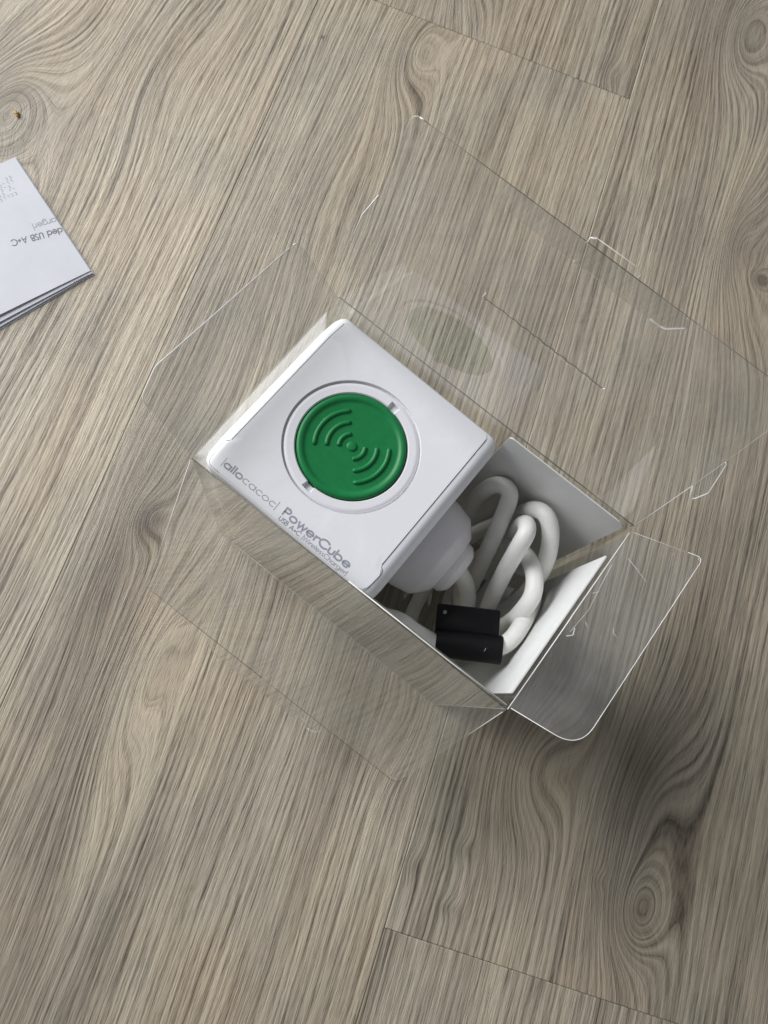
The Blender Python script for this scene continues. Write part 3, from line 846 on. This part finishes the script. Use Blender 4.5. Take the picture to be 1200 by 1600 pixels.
# ------------------------------------------------------------------ black cable tie round the bundle
ta, tb = Vector((129.0, 23.6, 92.6)), Vector((106.0, 10.2, 88.7))
p0 = Vector((128.6, 21.9, 92.8)); p1 = Vector((106.8, 8.9, 88.8))
axis = (p1 - p0).normalized()
tie = empty('cable_tie', tuple((p0 + p1) / 2))
tag(tie, 'black velcro cable tie with small rivet wrapped round the white cable', 'cable tie')
tc0 = (p0 + p1) / 2
upv = Vector((0, 0, 1)); upv = (upv - axis * upv.dot(axis)).normalized(); sid = axis.cross(upv)
if sid.y < 0: sid = -sid
def tie_prism(name, prof, l0, l1, mat, sm=True, parent=tie):
    n = len(prof); vs = []; fs = []
    for l in (l0, l0 + .3, l1 - .3, l1):
        k = .96 if l in (l0, l1) else 1
        for (s_, u_) in prof: vs.append(axis * l + sid * s_ * k + upv * u_ * k)
    for q in range(3):
        for i in range(n):
            j = (i + 1) % n
            fs.append((q * n + i, q * n + j, (q + 1) * n + j, (q + 1) * n + i))
    fs += [tuple(range(n)), tuple(3 * n + i for i in range(n))]
    o = mesh_obj(name, vs, fs, mat, parent); soften(o, 45); return o
# rolled loop, open like a sleeve
prof = []
for i in range(36):
    a = 2 * math.pi * i / 36
    prof.append((5.5 * math.cos(a), 5.6 * math.sin(a)))
vs = []; fs = []
n = 36
for l in (-12.6, 12.6):
    for rr_ in (1.0, 0.66):
        for (s_, u_) in prof: vs.append(axis * l + sid * s_ * rr_ + upv * u_ * rr_)
for i in range(n):
    j = (i + 1) % n
    fs += [(i, j, 2 * n + j, 2 * n + i), (n + i, 3 * n + i, 3 * n + j, n + j), (i, n + i, n + j, j), (2 * n + i, 2 * n + j, 3 * n + j, 3 * n + i)]
wrap = mesh_obj('wrap', vs, fs, M_BLACK, tie); soften(wrap, 45)
tabp = [(3.6, 1.4), (6, 2.4), (9, 2.6), (14.6, 1.6), (14.9, 1.0), (14.5, .5), (9, 1.4), (6, 1.2), (3.4, .2)]
tab = tie_prism('tab', tabp, -10.9, 13.3, M_BLACK)
rv = MB(); tube(rv, [axis * 10.2 + sid * 11.6 + upv * 1.9, axis * 10.2 + sid * 11.6 + upv * 2.6], 0.75, 14)
rv.build('rivet', M_RIVET, tie)
lt = MB(); tube(lt, [axis * -5.6 + sid * -1.6 + upv * 5.45, axis * -6.0 + sid * -1.0 + upv * 5.6, axis * -6.2 + sid * -.4 + upv * 5.62], 0.1, 5)
lt.build('lint', M_SCUFF, tie)

# ------------------------------------------------------------------ folded leaflet on the left
mo = Vector((-217.5, 88.5)); me1 = Vector((0.953, -0.302)); me2 = Vector((-0.302, -0.953))
man = empty('folded_leaflet', (mo.x + me1.x * 39 + me2.x * 50, mo.y + me1.y * 39 + me2.y * 50, 0), math.atan2(me1.y, me1.x))
tag(man, 'folded white paper leaflet with upside down print lying on the wood floor', 'leaflet')
# local frame: x from the top corner down the right edge, y away from the picture (towards +), page spreads to -y
def leaf(name, x0, x1, dy0, dy1, zf, mat, skew=0.0, n=12, th=0.28):
    vs = []; fs = []
    m = 8
    for lay in (0, 1):
        for i in range(n + 1):
            for k in range(m + 1):
                y = dy0 + (dy1 - dy0) * k / m; x = x0 + (x1 - x0 + skew * min(1.6, -y / 50)) * i / n
                vs.append((x - 39, y + 50, zf(x, y) + (th if lay else 0)))
    S = (n + 1) * (m + 1)
    for lay in (0, 1):
        for i in range(n):
            for k in range(m):
                a = lay * S + i * (m + 1) + k
                q = (a, a + 1, a + m + 2, a + m + 1)
                fs.append(q)
    bd = [i * (m + 1) for i in range(n + 1)] + [n * (m + 1) + k for k in range(1, m + 1)] + [i * (m + 1) + m for i in range(n - 1, -1, -1)] + [k for k in range(m - 1, 0, -1)]
    for a, b in zip(bd, bd[1:] + bd[:1]): fs.append((a, b, b + S, a + S))
    o = mesh_obj(name, vs, fs, mat, man); soften(o, 40); return o
def zl(base, lift):
    def f(x, y):
        t = min(1, max(0, -y / 100))
        return base + lift * (t ** .8) * (0.55 + 0.45 * (x / 79)) + 0.25 * math.sin(x * .09 + y * .05) * t
    return f
tops = [(0.05, 0.15), (0.5, 0.8), (0.95, 1.5), (1.4, 2.5)]
for i, (b_, l_) in enumerate(tops):
    leaf('page', -.2 + .3 * i, (80.6, 80.2, 79.9, 78.6)[i], 0.3 - .25 * i, -101, zl(b_, l_), M_PAPER if i in (1, 3) else M_PAPER2, (3.4, 2.9, 1.5, 0)[i])
ztop = zl(1.4, 2.5)
def mplace(x0, y0, dx, dy):
    """text running along direction (dx,dy) in the leaflet's own x,y (mm from its top corner)"""
    L_ = math.hypot(dx, dy); ux, uy = dx / L_, dy / L_
    def f(px, py, dz):
        x = x0 + ux * px - uy * py; y = y0 + uy * px + ux * py
        return (x - 39, y + 50, ztop(x, y) + .28 + .05 + dz)
    return f
def mw_(x, y):
    d = Vector((x, y)) - mo; return (d.dot(me1), -d.dot(me2) * -1 * -1)
# point in leaflet coordinates: x along the right edge, y negative into the page
def ml(x, y):
    d = Vector((x, y)) - mo
    return d.dot(me1), -d.dot(me2)
a_ = ml(-171.3, 73.2); b_ = ml(-185.0, 49.5)
text('leaflet_lettering', [('ded USB A+C', .15)], 3.5, mplace(a_[0] + 0.8, a_[1] - .1, b_[0] - a_[0], b_[1] - a_[1]), man, M_INK, 26.0, .17)
a_ = ml(-177.4, 75.4); b_ = ml(-183.2, 63.6)
text('leaflet_lettering', [('arger|', .11)], 3.3, mplace(a_[0] + 0.4, a_[1] - .1, b_[0] - a_[0], b_[1] - a_[1]), man, M_INKP, 12.2, .15)
# faint small print further up: rows of short unreadable ticks
mbk = MB()
for row in range(5):
    for k in range(7):
        if random.random() < .1: continue
        cx = 10.5 + row * 2.5 + random.uniform(-.1, .1); cy = -8.5 - row * 0.55 - k * 2.1
        P = [(cx - .75, cy - .4), (cx - .75, cy + .45), (cx + .7, cy + .45), (cx + .7, cy - .35)][:random.choice((2, 3, 4, 4))]
        ribbon(mbk, P, .26, lambda x, y, dz: (x - 39, y + 50, ztop(x, y) + .28 + .05), 0)
mbk.build('small_print', M_INKP, man)
# dark print just seen on the folded edge
mbk = MB()
for k in range(7):
    y = -3.0 - k * 1.25
    mbk.add(*bxv(79.95 - 39, 80.0 - 39, y + 50 - .38, y + 50 + .38, 1.0 + .03 * k, 1.45 + .03 * k))
mbk.build('edge_print', M_INK, man)

# ------------------------------------------------------------------ yellow crumb
cmb = MB()
crumb = empty('crumb', (-236.1, 108.4, 0))
tag(crumb, 'tiny golden yellow crumb lying on the floor above the leaflet', 'crumb')
bm = bmesh.new()
for (x, y, z, s_) in ((0, 0, 1.0, 1.15), (1.2, -.5, .8, .85), (-1.0, .6, .9, .9), (.3, 1.0, .75, .7)):
    g = bmesh.ops.create_icosphere(bm, subdivisions=2, radius=s_ * MM)
    for vtx in g['verts']:
        vtx.co *= random.uniform(.75, 1.12)
        vtx.co += Vector((x, y, z)) * MM
me = bpy.data.meshes.new('crumb_body'); bm.to_mesh(me); bm.free(); me.materials.append(M_CRUMB)
o = bpy.data.objects.new('crumb_body', me); col.objects.link(o); o.parent = crumb
